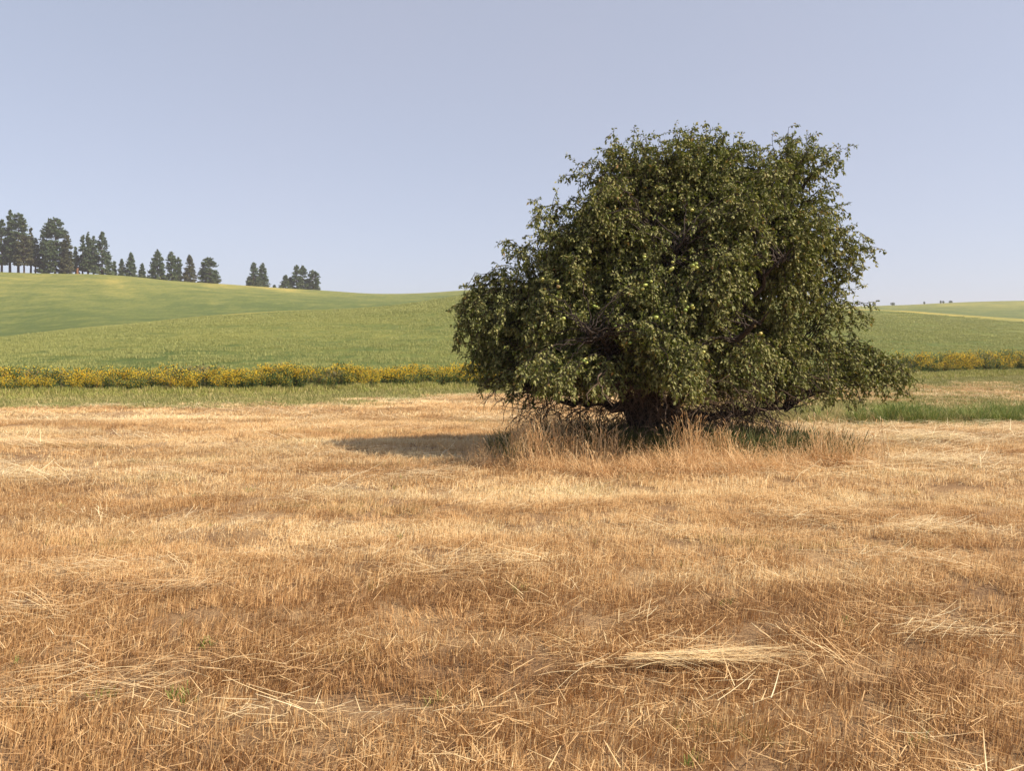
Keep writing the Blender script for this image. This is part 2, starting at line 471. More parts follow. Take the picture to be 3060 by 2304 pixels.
# ------------------------------------------------------------------ scattering of plants nobody could count
def scatter(name, label, sources, pts, rotz, scl, idx, tilt=None, sclz=None):
    """one stuff object: plants set on given points by geometry nodes"""
    c = bpy.data.collections.new(name+'_plants')
    for k, me in enumerate(sources):
        o = bpy.data.objects.new('%s_plant_%02d' % (name, k), me); c.objects.link(o)
    N = len(pts)
    me = bpy.data.meshes.new(name)
    me.vertices.add(N); me.vertices.foreach_set('co', np.asarray(pts, np.float32).ravel())
    rot = np.zeros((N, 3), np.float32); rot[:, 2] = rotz
    if tilt is not None: rot[:, :2] = tilt
    a = me.attributes.new('rot', 'FLOAT_VECTOR', 'POINT'); a.data.foreach_set('vector', rot.ravel())
    s3 = np.repeat(np.asarray(scl, np.float32)[:, None], 3, 1)
    if sclz is not None: s3[:, 2] = sclz
    a = me.attributes.new('scl', 'FLOAT_VECTOR', 'POINT'); a.data.foreach_set('vector', s3.ravel())
    a = me.attributes.new('idx', 'INT', 'POINT'); a.data.foreach_set('value', np.asarray(idx, np.int32))
    o = link(name, me)
    g = bpy.data.node_groups.new(name, 'GeometryNodeTree')
    g.interface.new_socket('Geometry', in_out='INPUT', socket_type='NodeSocketGeometry')
    g.interface.new_socket('Geometry', in_out='OUTPUT', socket_type='NodeSocketGeometry')
    gi = g.nodes.new('NodeGroupInput'); go = g.nodes.new('NodeGroupOutput')
    m2p = g.nodes.new('GeometryNodeMeshToPoints')
    iop = g.nodes.new('GeometryNodeInstanceOnPoints'); iop.inputs['Pick Instance'].default_value = True
    ci = g.nodes.new('GeometryNodeCollectionInfo'); ci.inputs[0].default_value = c
    ci.inputs['Separate Children'].default_value = True; ci.inputs['Reset Children'].default_value = True
    def na(nm, ty):
        n = g.nodes.new('GeometryNodeInputNamedAttribute'); n.data_type = ty; n.inputs['Name'].default_value = nm
        return n.outputs['Attribute']
    e2r = g.nodes.new('FunctionNodeEulerToRotation')
    L = g.links.new
    L(gi.outputs[0], m2p.inputs[0]); L(m2p.outputs[0], iop.inputs['Points'])
    L(ci.outputs[0], iop.inputs['Instance']); L(na('idx', 'INT'), iop.inputs['Instance Index'])
    L(na('rot', 'FLOAT_VECTOR'), e2r.inputs[0]); L(e2r.outputs[0], iop.inputs['Rotation'])
    L(na('scl', 'FLOAT_VECTOR'), iop.inputs['Scale']); L(iop.outputs[0], go.inputs[0])
    md = o.modifiers.new('scatter', 'NODES'); md.node_group = g
    tag(o, label, kind='stuff')
    return o

def disc(n, r):
    a = rng.uniform(0, 2*PI, n); q = r*np.sqrt(rng.uniform(0, 1, n))
    return q*np.cos(a), q*np.sin(a)

def upright_tuft(n, r, h, w, tone, lean=(.0, .18), mean_lean=.12, bend=.15, mat=M_STUB, segs=1, lying=0, ly_len=(.12, .32)):
    x, y = disc(n, r)
    m = n//9; c = rng.integers(0, m, n); k = rng.uniform(0, 1, n) < .75        # stems stand in little clumps
    x = np.where(k, x[c]+rng.normal(0, .075*r, n), x); y = np.where(k, y[c]+rng.normal(0, .075*r, n), y)
    base = np.stack([x, y, np.full(n, -.01)], -1)
    az = rng.normal(0, .8, n)
    tn = np.clip(rng.normal(*tone, n), 0, 1)
    ln = np.abs(rng.normal(mean_lean, lean[1], n))
    b = ribbons(base, az, ln, rng.normal(bend, .15, n), rng.uniform(*h, n)*rng.choice([1, 1, .7], n), rng.uniform(*w, n), segs, tn, face=rng.normal(0, .55, n))
    if lying:
        x, y = disc(lying, r)
        base = np.stack([x, y, rng.uniform(.012, h[1]*.75, lying)], -1)
        b = ribbons(base, rng.uniform(0, 2*PI, lying), rng.normal(PI/2, .13, lying), rng.normal(0, .12, lying),
                    rng.uniform(*ly_len, lying), rng.uniform(*w, lying)*1.05, 1, np.clip(rng.normal(.5, .24, lying), 0, 1), bag=b)
    return b.mesh('tuft', mat)

def lay_tuft(n, r, length, w, spread, zmax, mat, tone=(.56, .24), segs=3):
    x, y = disc(n, r)
    base = np.stack([x-.15, y*.5, rng.uniform(.01, zmax, n)], -1)
    az = rng.normal(0, spread, n)+rng.choice([0, PI], n)
    b = ribbons(base, az, rng.normal(PI/2-.05, .08, n), rng.normal(.08, .22, n), rng.uniform(*length, n), rng.uniform(*w, n), segs,
                np.clip(rng.normal(*tone, n), 0, 1))
    return b.mesh('lay', mat)

def ground_points(dens, y0, y1, margin=3.0):
    """random points of the view wedge between two depths"""
    wmax = .675*y1+margin
    n = int(dens*(y1-y0)*2*wmax)
    x = rng.uniform(-wmax, wmax, n); y = rng.uniform(y0, y1, n)
    k = np.abs(x) < .675*y+margin
    return x[k], y[k]

TREE = (2.36, 12.0)                        # where the apple tree stands
def under_tree(x, y):                      # patch of long grass that the mower left round the tree
    dx = (x-2.35)/3.1; dy = (y-11.8)/2.3
    return dx*dx+dy*dy+(fbm(x*.9, y*.9, 77, 2)-.5)*.8

def comb(x, y):                            # direction the cut stems were pushed over, in slow waves
    return (fbm(np.asarray(x)*.25, np.asarray(y)*.5, 55, 2)-.5)*3.2

# --- stubble
near_t = [upright_tuft(280, .2, (.03, .075), (.0028, .0050), (.47, .30), lying=26, ly_len=(.04, .15)) for _ in range(7)]
mid_t = [upright_tuft(230, .28, (.035, .08), (.0042, .0075), (.50, .30), lying=20, ly_len=(.06, .22)) for _ in range(5)]
far_t = [upright_tuft(190, .45, (.04, .08), (.009, .014), (.52, .26), lying=24) for _ in range(4)]
P = []; R = []; S = []; I = []; SZ = []
for (y0, y1, d, off, cnt) in ((1.2, 8.5, 26, 0, 7), (8.5, 18, 13, 7, 5), (18, 46, 5.5, 12, 4)):
    x, y = ground_points(d, y0, y1)
    g = green_zone(x, y)
    k = (rng.uniform(0, 1, len(x)) > g*1.05) & (y < border(x)-3) & (under_tree(x, y) > .75)
    x = x[k]; y = y[k]
    P.append(np.stack([x, y, gz(x, y)], -1)); R.append(comb(x, y)+rng.normal(0, .45, len(x)))
    hs = .72+.35*fbm(x*.35, y*.9, 101, 3)+.45*(fbm(x*.07, y*1.3, 111, 2)-.3)
    S.append(rng.uniform(.85, 1.15, len(x))); SZ.append(hs*rng.uniform(.8, 1.2, len(x))*1.05); I.append(off+rng.integers(0, cnt, len(x)))
P = np.concatenate(P); R = np.concatenate(R); S = np.concatenate(S); I = np.concatenate(I); SZ = np.concatenate(SZ)
scatter('stubble', 'short cut straw stubble, tan to orange brown, over the mown field', near_t+mid_t+far_t, P, R, S, I, sclz=SZ,
        tilt=rng.normal(0, .06, (len(P), 2)))

# --- loose straw lying on the stubble, in drifts
lay = [lay_tuft(18, .30, (.06, .26), (.0026, .0046), .42, .09, M_LOOSE) for _ in range(5)]
layf = [lay_tuft(30, .55, (.2, .6), (.006, .011), .45, .08, M_LOOSE) for _ in range(4)]
P = []; R = []; S = []; I = []
def add_lay(x, y, rot, s, far):
    z = gz(x, y)+.05
    P.append(np.stack([x, y, z], -1)); R.append(rot); S.append(s)
    I.append((5+rng.integers(0, 4, len(x))) if far else rng.integers(0, 5, len(x)))
x, y = ground_points(9, 1.2, 9.0)
m = fbm(x*.30, y*.9, 202, 4); k = rng.uniform(0, 1, len(x)) < .10+sstep(.50, .68, m)*.10
x, y = x[k], y[k]; add_lay(x, y, rng.normal(0, .5, len(x))+(fbm(x*.3, y*.3, 8)-.5)*1.5, rng.uniform(.7, 1.2, len(x)), False)
x, y = ground_points(4, 9.0, 30)
m = fbm(x*.12, y*.8, 203, 4); k = (rng.uniform(0, 1, len(x)) < .06+sstep(.52, .66, m)*.6) & (green_zone(x, y) < .25) & (under_tree(x, y) > .9)
x, y = x[k], y[k]; add_lay(x, y, rng.normal(0, .35, len(x)), rng.uniform(.7, 1.2, len(x)), True)
# named drifts seen in the field: photo centre, half length and half depth in photo pixels, count, turn
for (cx, cy, hx, hy, n, tr) in ((300, 1720, 300, 45, 60, .15), (560, 1770, 200, 22, 34, .5), (60, 1430, 70, 45, 46, .9), (1480, 1715, 190, 26, 40, .1),
        (1530, 1545, 150, 12, 26, .12), (1250, 1440, 260, 12, 34, .1), (780, 1425, 300, 12, 44, .0), (620, 1345, 300, 12, 60, .2), (2480, 1560, 250, 12, 34, -.1),
        (2800, 1600, 250, 30, 60, 0), (2750, 1700, 300, 10, 20, 0), (2900, 1930, 220, 20, 34, 0), (2800, 1345, 260, 6, 90, 0), (2850, 1385, 230, 6, 90, 0), (2780, 1320, 260, 4, 70, 0),
        (330, 2090, 220, 30, 30, .2), (560, 2020, 120, 14, 14, .3), (120, 1850, 160, 26, 34, 0), (1100, 2180, 200, 16, 10, 0), (2500, 2020, 120, 60, 12, -.9)):
    a = rng.normal(0, .5, n); b = rng.normal(0, .5, n)
    n = int(n*(.26 if cy > 1500 else .42)); a = a[:n]; b = b[:n]
    pts_ = np.array([G(cx+hx*a_, cy+hy*b_) for a_, b_ in zip(a, b)])
    add_lay(pts_[:, 0], pts_[:, 1], tr+rng.normal(0, .22, n), rng.uniform(.8, 1.3, n), cy < 1330)
P = np.concatenate(P); R = np.concatenate(R); S = np.concatenate(S); I = np.concatenate(I)
scatter('loose_straw', 'pale loose straw lying in drifts on top of the stubble', lay+layf, P, R, S, I, tilt=rng.normal(0, .05, (len(P), 2)))

# --- one bright bundle of straw in the foreground
cx, cy = G(2105, 1992)
n = 85
bx = rng.normal(-.28, .10, n)-rng.uniform(0, 1, n)**2*.0; byy = rng.normal(0, .018, n); bz = rng.uniform(.06, .095, n)-np.abs(byy)*.5
b = ribbons(np.stack([bx, byy, bz], -1), rng.normal(.06, .075, n), rng.normal(PI/2-.01, .03, n), rng.normal(.03, .07, n), rng.uniform(.38, .78, n), rng.uniform(.003, .0048, n), 4,
            np.clip(rng.normal(.95, .12, n), 0, 1))
n = 60
b = ribbons(np.stack([rng.uniform(-.35, .3, n), rng.normal(0, .06, n), rng.uniform(.07, .13, n)], -1), rng.uniform(-1.2, .9, n), rng.normal(PI/2, .06, n), rng.normal(.03, .1, n),
            rng.uniform(.15, .45, n), rng.uniform(.0025, .004, n), 3, np.clip(rng.normal(.75, .15, n), 0, 1), bag=b)
tag(link('straw_bundle', b.mesh('straw_bundle', M_LOOSE), loc=(cx, cy, float(gz(cx, cy))+.005)), 'pale bundle of long straw lying flat on the foreground stubble', 'straw')

# --- short green growth: the strip along the flowers and scattered sprigs
def grass_tuft(n, r, h, w, mat, tone, lean=.25, bend=.5, segs=2, cone=0):
    x, y = disc(n, r); az = np.arctan2(y, x)+rng.normal(0, .9, n) if cone else rng.uniform(0, 2*PI, n)
    return ribbons(np.stack([x, y, np.full(n, -.01)], -1), az, np.abs(rng.normal(lean*.6, lean, n)), np.abs(rng.normal(bend, bend*.5, n)), rng.uniform(*h, n),
                   rng.uniform(*w, n), segs, np.clip(rng.normal(*tone, n), 0, 1))
short = [grass_tuft(120, .5, (.05, .13), (.010, .018), M_GREENG, (.5, .25), segs=1).mesh('short_grass', M_GREENG) for _ in range(4)]
x, y = ground_points(5.5, 15.5, 50)
g = green_zone(x, y)
k = (rng.uniform(0, 1, len(x)) < g*1.1) & (y < border(x)-1.0) & (under_tree(x, y) > .9)
x, y = x[k], y[k]
scatter('short_green_grass', 'short mown green grass along the flower strip and weedy edge', short, np.stack([x, y, gz(x, y)], -1), rng.uniform(0, 2*PI, len(x)), rng.uniform(.7, 1.2, len(x)), rng.integers(0, 4, len(x)))
sprig = [grass_tuft(12, .03, (.04, .10), (.005, .009), M_LUSH, (.45, .2), segs=3, lean=.5, cone=1).mesh('sprig', M_LUSH) for _ in range(3)]
sp = [G(*q) for q in ((520, 2080), (545, 2100), (60, 2130), (600, 1930), (2160, 1800), (2530, 1880), (2510, 1870), (1545, 1755), (740, 1485), (1280, 2100), (2730, 2230), (2060, 2290), (290, 2090), (580, 1500))]
x, y = ground_points(.5, 2.6, 12); k = rng.uniform(0, 1, len(x)) < .3
x = np.concatenate([x[k], [p[0] for p in sp], [p[0]+.05 for p in sp]]); y = np.concatenate([y[k], [p[1] for p in sp], [p[1]+.03 for p in sp]])
scatter('green_sprigs', 'small green weeds scattered among the stubble', sprig, np.stack([x, y, gz(x, y)+.015], -1), rng.uniform(0, 2*PI, len(x)), rng.uniform(.35, .8, len(x)), rng.integers(0, 3, len(x)))

# --- tall green grass on the right, behind the mown edge
tall = [grass_tuft(110, .28, (.22, .55), (.008, .014), M_LUSH, (.42, .28), lean=.22, bend=.55, segs=3, cone=1).mesh('tall_green', M_LUSH) for _ in range(4)]
tallb = [grass_tuft(80, .3, (.15, .42), (.007, .012), M_GREENG, (.8, .2), lean=.25, bend=.7, segs=3, cone=1).mesh('tall_mix', M_GREENG) for _ in range(4)]
n = 1500
x = rng.uniform(3.5, 30, n); y = 16.9+rng.gamma(1.6, .75, n)+(fbm(x*.4, x*0, 12)-.5)*.5
gr = .85*sstep(6, 13.5, x+rng.normal(0, 1.6, n))*sstep(20.5, 18, y)
k = rng.uniform(0, 1, n) < .5+.5*gr
x, y, gr = x[k], y[k], gr[k]
isg = rng.uniform(0, 1, len(x)) < gr
idx = np.where(isg, rng.integers(0, 4, len(x)), 4+rng.integers(0, 4, len(x)))
scatter('tall_green_grass', 'tall green and straw-tipped grass in a strip at the right edge', tall+tallb, np.stack([x, y, gz(x, y)], -1), rng.uniform(0, 2*PI, len(x)),
        rng.uniform(.6, 1.0, len(x))*np.where(isg, .85, .75), idx)

# --- the flower strip
def flower_plant(kind):
    b = Bag()
    ns = 16
    x, y = disc(ns, .22); az = np.arctan2(y, x)
    H = rng.uniform(.65, 1.0, ns)
    ribbons(np.stack([x, y, np.zeros(ns)], -1), az, np.abs(rng.normal(.08, .06, ns)), rng.uniform(.05, .3, ns), H, np.full(ns, .012), 3, rng.uniform(.5, 1, ns), bag=b)
    nl = {'bloom': 230, 'leafy': 330, 'dead': 190}[kind]
    s = rng.integers(0, ns, nl); h = rng.uniform(.06, 1, nl)**.8*H[s]
    lx = x[s]*(1+h*.6)+rng.normal(0, .06, nl); ly = y[s]*(1+h*.6)+rng.normal(0, .06, nl)
    tn = {'bloom': (.42, .2), 'leafy': (.3, .18), 'dead': (.93, .12)}[kind]
    ribbons(np.stack([lx, ly, h], -1), rng.uniform(0, 2*PI, nl), rng.uniform(.5, 1.4, nl), rng.uniform(.2, .9, nl), rng.uniform(.06, .14, nl), rng.uniform(.018, .04, nl), 2,
            np.clip(rng.normal(*tn, nl), 0, 1), bag=b)
    me = b.mesh('flower_plant', M_FOLI)
    if kind == 'dead': return me
    nf = {'bloom': 105, 'leafy': 36}[kind]
    s = rng.integers(0, ns, nf)
    h = H[s]*rng.uniform(.45, 1.06, nf)**.6
    fx = x[s]*(1+h*.7)+rng.normal(0, .08, nf); fy = y[s]*(1+h*.7)+rng.normal(0, .08, nf)
    r = rng.uniform(.016, .027, nf)
    th = np.arange(6)*PI/3
    nrm = np.stack([rng.normal(0, .5, nf), rng.normal(-.35, .5, nf), np.ones(nf)], -1); nrm /= np.linalg.norm(nrm, axis=1)[:, None]
    A = np.cross(nrm, [0, 1, .1]); A /= np.linalg.norm(A, axis=1)[:, None]; B = np.cross(nrm, A)
    ring = r[:, None, None]*(np.cos(th)[None, :, None]*A[:, None]+np.sin(th)[None, :, None]*B[:, None])
    C = np.stack([fx, fy, h], -1)[:, None]
    V = np.concatenate([C+nrm[:, None]*.012, C+ring, C-nrm[:, None]*.012], 1).reshape(-1, 3)
    k = np.arange(6)
    tri = np.concatenate([np.stack([k*0, 1+k, 1+(k+1) % 6], -1), np.stack([k*0+7, 1+(k+1) % 6, 1+k], -1)])
    Ft = (np.arange(nf)[:, None, None]*8+tri[None]).reshape(-1, 3)
    # petals share the plant's mesh with a second material
    V0 = np.empty(len(me.vertices)*3, np.float32); me.vertices.foreach_get('co', V0); V0 = V0.reshape(-1, 3)
    bb = Bag(); bb.V = [np.concatenate(b.V)]; bb.n = b.n; bb.F = {4: [np.concatenate(b.F[4])]}; bb.A = {k_: [np.concatenate(v)] for k_, v in b.A.items()}
    n4 = len(bb.F[4][0])
    bb.add(V, Ft, tone=np.repeat(rng.uniform(0, 1, nf), 8), hgt=1)
    me = bb.mesh('flower_plant', M_FOLI); me.materials.append(M_PETAL)
    mi = np.zeros(len(me.polygons), np.int32); mi[n4:] = 1
    me.polygons.foreach_set('material_index', mi)
    return me
plants = [flower_plant('bloom') for _ in range(5)]+[flower_plant('leafy') for _ in range(4)]+[flower_plant('dead') for _ in range(3)]
def flower_strip(name, label, xa, xb, dens, kindshift, seed):
    L = xb-xa; n = int(L*3.4*dens)
    x = rng.uniform(xa, xb, n); d = rng.uniform(-.9, 3.0, n); y = border(x)+d
    m = fbm(x*.55, d*.8, seed, 3)+kindshift(x, d)
    idx = np.where(m > .58, rng.integers(0, 5, n), np.where(m > .40, 5+rng.integers(0, 4, n), 9+rng.integers(0, 3, n)))
    sz = (.84+.5*(fbm(x*.7, d*.5, seed+9, 2)-.5))*rng.uniform(.85, 1.15, n)*(.62+.38*sstep(-1.0, .4, d))
    return x, y, idx, sz
x1, y1, i1, s1 = flower_strip('', '', -24, 8, 7.5, lambda x, d: .06+sstep(.3, 1.2, d)*.05, 301)
scatter('yellow_flower_strip', 'strip of yellow-flowered weeds between the mown field and the crop, left of the tree', plants, np.stack([x1, y1, x1*0], -1), rng.uniform(0, 6.28, len(x1)), s1*1.05, i1, sclz=s1*1.13)
x2, y2, i2, s2 = flower_strip('', '', 14, 42, 6.0, lambda x, d: np.where(x < 25.5, -.16, .0)+sstep(25, 28, x)*.14, 401)
s2 = s2*np.where(x2 < 25.5, .8, 1.35)
scatter('yellow_flower_patch', 'patch of yellow-flowered weeds before the green hill, right of the tree', plants, np.stack([x2, y2+1.0, x2*0], -1), rng.uniform(0, 6.28, len(x2)), s2, i2, sclz=s2*1.25)

verge = [grass_tuft(90, .32, (.2, .48), (.014, .024), M_VERGE, (.5, .28), lean=.12, bend=.3, segs=2).mesh('verge', M_VERGE) for _ in range(4)]
n = 1600
x = rng.uniform(-24, 44, n); d = rng.gamma(2., .55, n); y = border(x)-d-.2
k = np.ones(n, bool)
scatter('verge_grass', 'yellow green uncut grass at the foot of the flower strip', verge, np.stack([x, y, gz(x, y)], -1), rng.uniform(0, 6.28, n), rng.uniform(.6, 1.05, n)*np.where(x > 14, 1.35, 1.0), rng.integers(0, 4, n),
        sclz=rng.uniform(.4, .8, n)*np.where(d < 1.4, .95, .6)*np.where(x > 14, 1.45, 1.0))

# --- crop plants on the near slope of the hills
crop = []
for _ in range(5):
    n = 420; x = rng.uniform(-1.3, 1.3, n); y = rng.uniform(-1.3, 1.3, n)
    crop.append(ribbons(np.stack([x, y, np.full(n, -.1)], -1), rng.uniform(0, 6.28, n), np.abs(rng.normal(.12, .12, n)), np.abs(rng.normal(.4, .3, n)), rng.uniform(.14, .24, n),
                        rng.uniform(.014, .028, n), 2, rng.uniform(.2, .8, n)).mesh('crop', M_CROP))
P = []
for (ya, yb_, dd) in ((28, 60, .7), (60, 110, .4), (110, 190, .16)):
    wmax = .7*yb_+6; n = int(dd*(yb_-ya)*2*wmax); x = rng.uniform(-wmax, wmax, n); y = rng.uniform(ya, yb_, n)
    u = x/y; xp = 1530+u*F
    k = (np.abs(x) < .7*y+6) & (y > hill_start(u)+.6) & (y < cr(xp, xk, dF)*(.78+.08*rng.uniform(0, 1, n)))
    P.append(np.stack([x[k], y[k], hill_z(x[k], y[k])-.06], -1))
P = np.concatenate(P)
scatter('cereal_crop', 'green cereal crop standing on the lower slope of the hills', crop, P, rng.uniform(0, 6.28, len(P)), rng.uniform(.8, 1.2, len(P))*np.clip(P[:, 1]/70, 1, 2), rng.integers(0, 5, len(P)), sclz=rng.uniform(.8, 1.1, len(P)))

# ------------------------------------------------------------------ long grass round the tree
def seeded_tuft(n, r, h, lean, bend, mat, tone, w=(.0055, .0095), heads=.5, one_way=None):
    x, y = disc(n, r); az = rng.uniform(0, 2*PI, n) if one_way is None else rng.normal(one_way, .6, n)
    base = np.stack([x, y, np.full(n, -.01)], -1)
    ln = np.abs(rng.normal(lean, lean*.7, n)); bd = np.abs(rng.normal(bend, bend*.45, n)); L = rng.uniform(*h, n)
    tn = np.clip(rng.normal(*tone, n), 0, 1)
    b = ribbons(base, az, ln, bd, L, rng.uniform(*w, n), 5, tn)
    k = np.where(rng.uniform(0, 1, n) < heads)[0]     # seed heads continue the stem's tip
    s = np.linspace(0, 1, 6); ang = ln[:, None]+bd[:, None]*s[None]; mid = (ang[:, :-1]+ang[:, 1:])/2
    hx = (np.sin(mid)*L[:, None]/5).sum(1); hz = (np.cos(mid)*L[:, None]/5).sum(1)
    tip = base+np.stack([hx*np.cos(az), hx*np.sin(az), hz], -1)
    for f in (0, PI/2):
        ribbons(tip[k], az[k], ln[k]+bd[k], np.full(len(k), .5), rng.uniform(.05, .09, len(k)), rng.uniform(.009, .014, len(k)), 2, np.clip(tn[k]+.15, 0, 1), face=az[k]+PI/2+f, bag=b)
    return b.mesh('seeded', mat)
arch = [seeded_tuft(75, .22, (.35, .68), .45, 1.8, M_TALLDRY, (.5, .22)) for _ in range(6)]
fallen = [seeded_tuft(80, .3, (.4, .75), .95, .85, M_TALLDRY, (.5, .22), heads=.2) for _ in range(4)]
stand = [seeded_tuft(20, .17, (.5, .8), .10, .35, M_TALLDRY, (.62, .2), heads=.8) for _ in range(4)]
n = 2300
x = rng.uniform(-1.4, 7.4, n); y = rng.uniform(9.2, 15.2, n); f = under_tree(x, y)
k = (f < 1.0) & ((y < 11.0+rng.normal(0, .5, n)) | (rng.uniform(0, 1, n) < .45))
x, y, f = x[k], y[k], f[k]
edge = f > .62
idx = np.where(edge, np.where(rng.uniform(0, 1, len(x)) < .55, 6+rng.integers(0, 4, len(x)), rng.integers(0, 6, len(x))), np.where(rng.uniform(0, 1, len(x)) < .93, rng.integers(0, 10, len(x)), 10+rng.integers(0, 4, len(x))))
sx = [G(1590+q*1.0, 1385+rng.normal(0, 10)) for q in rng.normal(0, 45, 24)]+[G(1700+q, 1380+rng.normal(0, 10)) for q in rng.normal(0, 35, 16)]+[G(2455+q, 1390+rng.normal(0, 8)) for q in rng.normal(0, 70, 14)]+[G(2080+q, 1395) for q in rng.normal(0, 160, 16)]
x = np.concatenate([x, [p[0] for p in sx]]); y = np.concatenate([y, [p[1] for p in sx]]); idx = np.concatenate([idx, 10+rng.integers(0, 4, len(sx))])
sc_ = rng.uniform(.45, .74, len(x)); sc_[-len(sx):] *= 1.25
scatter('tall_dry_grass', 'tangled tall dry orange grass left uncut around the apple tree', arch+fallen+stand, np.stack([x, y, gz(x, y)], -1), rng.uniform(0, 6.28, len(x)), sc_, idx)
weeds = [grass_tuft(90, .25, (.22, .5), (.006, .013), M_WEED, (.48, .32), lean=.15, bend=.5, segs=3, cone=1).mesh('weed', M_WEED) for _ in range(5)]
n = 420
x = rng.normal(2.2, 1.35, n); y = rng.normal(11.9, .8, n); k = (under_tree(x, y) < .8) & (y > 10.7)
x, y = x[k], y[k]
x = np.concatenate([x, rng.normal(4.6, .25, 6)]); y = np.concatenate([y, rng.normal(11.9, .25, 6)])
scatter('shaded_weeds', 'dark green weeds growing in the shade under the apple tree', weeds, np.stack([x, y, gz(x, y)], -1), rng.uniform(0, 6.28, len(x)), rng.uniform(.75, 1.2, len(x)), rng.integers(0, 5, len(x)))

# ------------------------------------------------------------------ the apple tree
TX, TY = TREE
MPP = TY/F
tree = empty('apple_tree', (TX, TY, 0))
tag(tree, 'large spreading apple tree with drooping boughs and small yellow green fruit', 'tree')
def C2(cx, cy, d=0.0):
    """a spot of the crown given in the close-up's units, at depth offset d from the trunk -> tree-local point"""
    xp = 1350+cx*.6364; yp = 360+cy*.6364
    Y = TY+d
    x = (xp-1530)/F*Y-TX; z = EYE+(HOR-yp)/F*Y
    return np.array([.15+(x-.15)*.985, d, .9+(z-.9)*(.985 if z > .9 else 1)])
cyL = [40, 100, 180, 250, 380, 450, 560, 600, 700, 780, 900, 1000, 1100, 1160, 1250, 1320, 1370]
cxL = [1000, 770, 715, 690, 590, 540, 455, 370, 240, 170, 165, 150, 190, 160, 170, 270, 420]
cyR = [40, 100, 160, 230, 280, 350, 420, 520, 600, 700, 760, 830, 880, 950, 1050, 1150, 1220, 1270, 1310, 1370]
cxR = [1170, 1230, 1330, 1440, 1540, 1640, 1710, 1770, 1790, 1720, 1620, 1500, 1560, 1700, 1830, 1860, 1800, 1700, 1580, 1350]
zL = [C2(0, c)[2] for c in cyL][::-1]; aL = [C2(c, 0)[0] for c in cxL][::-1]
zR = [C2(0, c)[2] for c in cyR][::-1]; aR = [C2(c, 0)[0] for c in cxR][::-1]
ZTOP = zL[-1]; ZBOT = .62
def shell(z, phi, k=1.0):
    """point of the crown's outer skin"""
    l = np.interp(z, zL, aL); r = np.interp(z, zR, aR)
    c = (l+r)/2*.55+.2; 
    half = np.where(np.cos(phi) >= 0, r-c, c-l)
    dep = (r-l)/2*.64
    lump = 1+.16*np.sin(phi*5+z*1.3)*np.cos(z*2.1+phi*2)+.08*np.sin(phi*11+z*4)
    # the crown is seen nearer on its front: keep widths true there
    d = dep*np.sin(phi)*k*lump
    f = np.minimum(1, (TY+d)/TY)**.9                  # the front hangs narrower and stops higher than the middle
    return np.stack([(c+half*np.cos(phi)*(k if abs(math.sin(float(phi))) > .45 else k**.5)+TX)*f-TX, d, EYE+(z-EYE)*f], -1)
# --- trunk and main limbs
def bez(p0, p1, p2, n):
    t = np.linspace(0, 1, n)[:, None]
    return (1-t)**2*p0+2*t*(1-t)*p1+t*t*p2
tb = Bag()
zz = np.linspace(-.15, 1.25, 9)
trp = np.stack([-.25+.05*np.sin(zz*3), .03*np.cos(zz*4), zz], -1)
tube(tb, trp, .19+.14*np.exp(-(zz+.15)*4)+.02*np.sin(zz*9), 12)
tube(tb, np.stack([-.25+np.linspace(.1, .75, 8), np.linspace(0, -.25, 8), np.linspace(.1, 1.5, 8)], -1), np.linspace(.15, .10, 8), 10)
tube(tb, np.stack([-.25-np.linspace(.05, .5, 8), np.linspace(0, .2, 8), np.linspace(.15, 1.5, 8)], -1), np.linspace(.13, .09, 8), 10)
link('trunk', tb.mesh('trunk', M_BARK, True), tree)
limb_nodes = []
limb_def = [((-.25, 0, 1.0), (-.5, -.3, 2.2), (-.2, -.7, 3.9)), ((-.25, 0, 1.1), (.3, .3, 2.5), (.5, .3, 4.6)), ((.4, -.2, 1.3), (1.3, -.4, 2.6), (2.1, -.2, 4.0)),
            ((-.7, .15, 1.3), (-1.5, .1, 2.1), (-2.2, .0, 2.6)), ((-.25, 0, .9), (-1.0, -1.1, 1.7), (-1.5, -2.0, 2.1)), ((.3, -.2, 1.1), (.9, -1.3, 1.9), (1.1, -2.2, 2.3)),
            ((-.25, 0, .7), (1.2, -.3, .55), (2.3, -.3, .95)), ((.4, -.2, 1.2), (1.8, .3, 1.6), (2.9, .4, 1.9)), ((-.25, 0, 1.0), (-.6, 1.3, 1.8), (-.9, 2.2, 2.2)),
            ((-.25, 0, 1.0), (.8, 1.3, 1.9), (1.3, 2.3, 2.3)), ((-.5, .1, .8), (-1.6, -.3, .8), (-2.4, -.4, 1.2)), ((0, 0, 1.1), (-.1, -.8, 2.6), (.1, -1.5, 3.6)), ((.4, -.2, 1.3), (1.1, -.9, 2.6), (1.7, -1.4, 3.3))]
for p0, p1, p2 in limb_def:
    pts = bez(np.array(p0, float), np.array(p1, float), np.array(p2, float), 14)*.92
    pts[1:-1] += rng.normal(0, .035, (12, 3))
    b = Bag(); tube(b, pts, np.linspace(.095, .010, 14), 8)
    link('limb', b.mesh('limb', M_BARK, True), tree)
    for q, pt in enumerate(pts[3:-1]): limb_nodes.append(pt)
limb_nodes = np.array(limb_nodes)

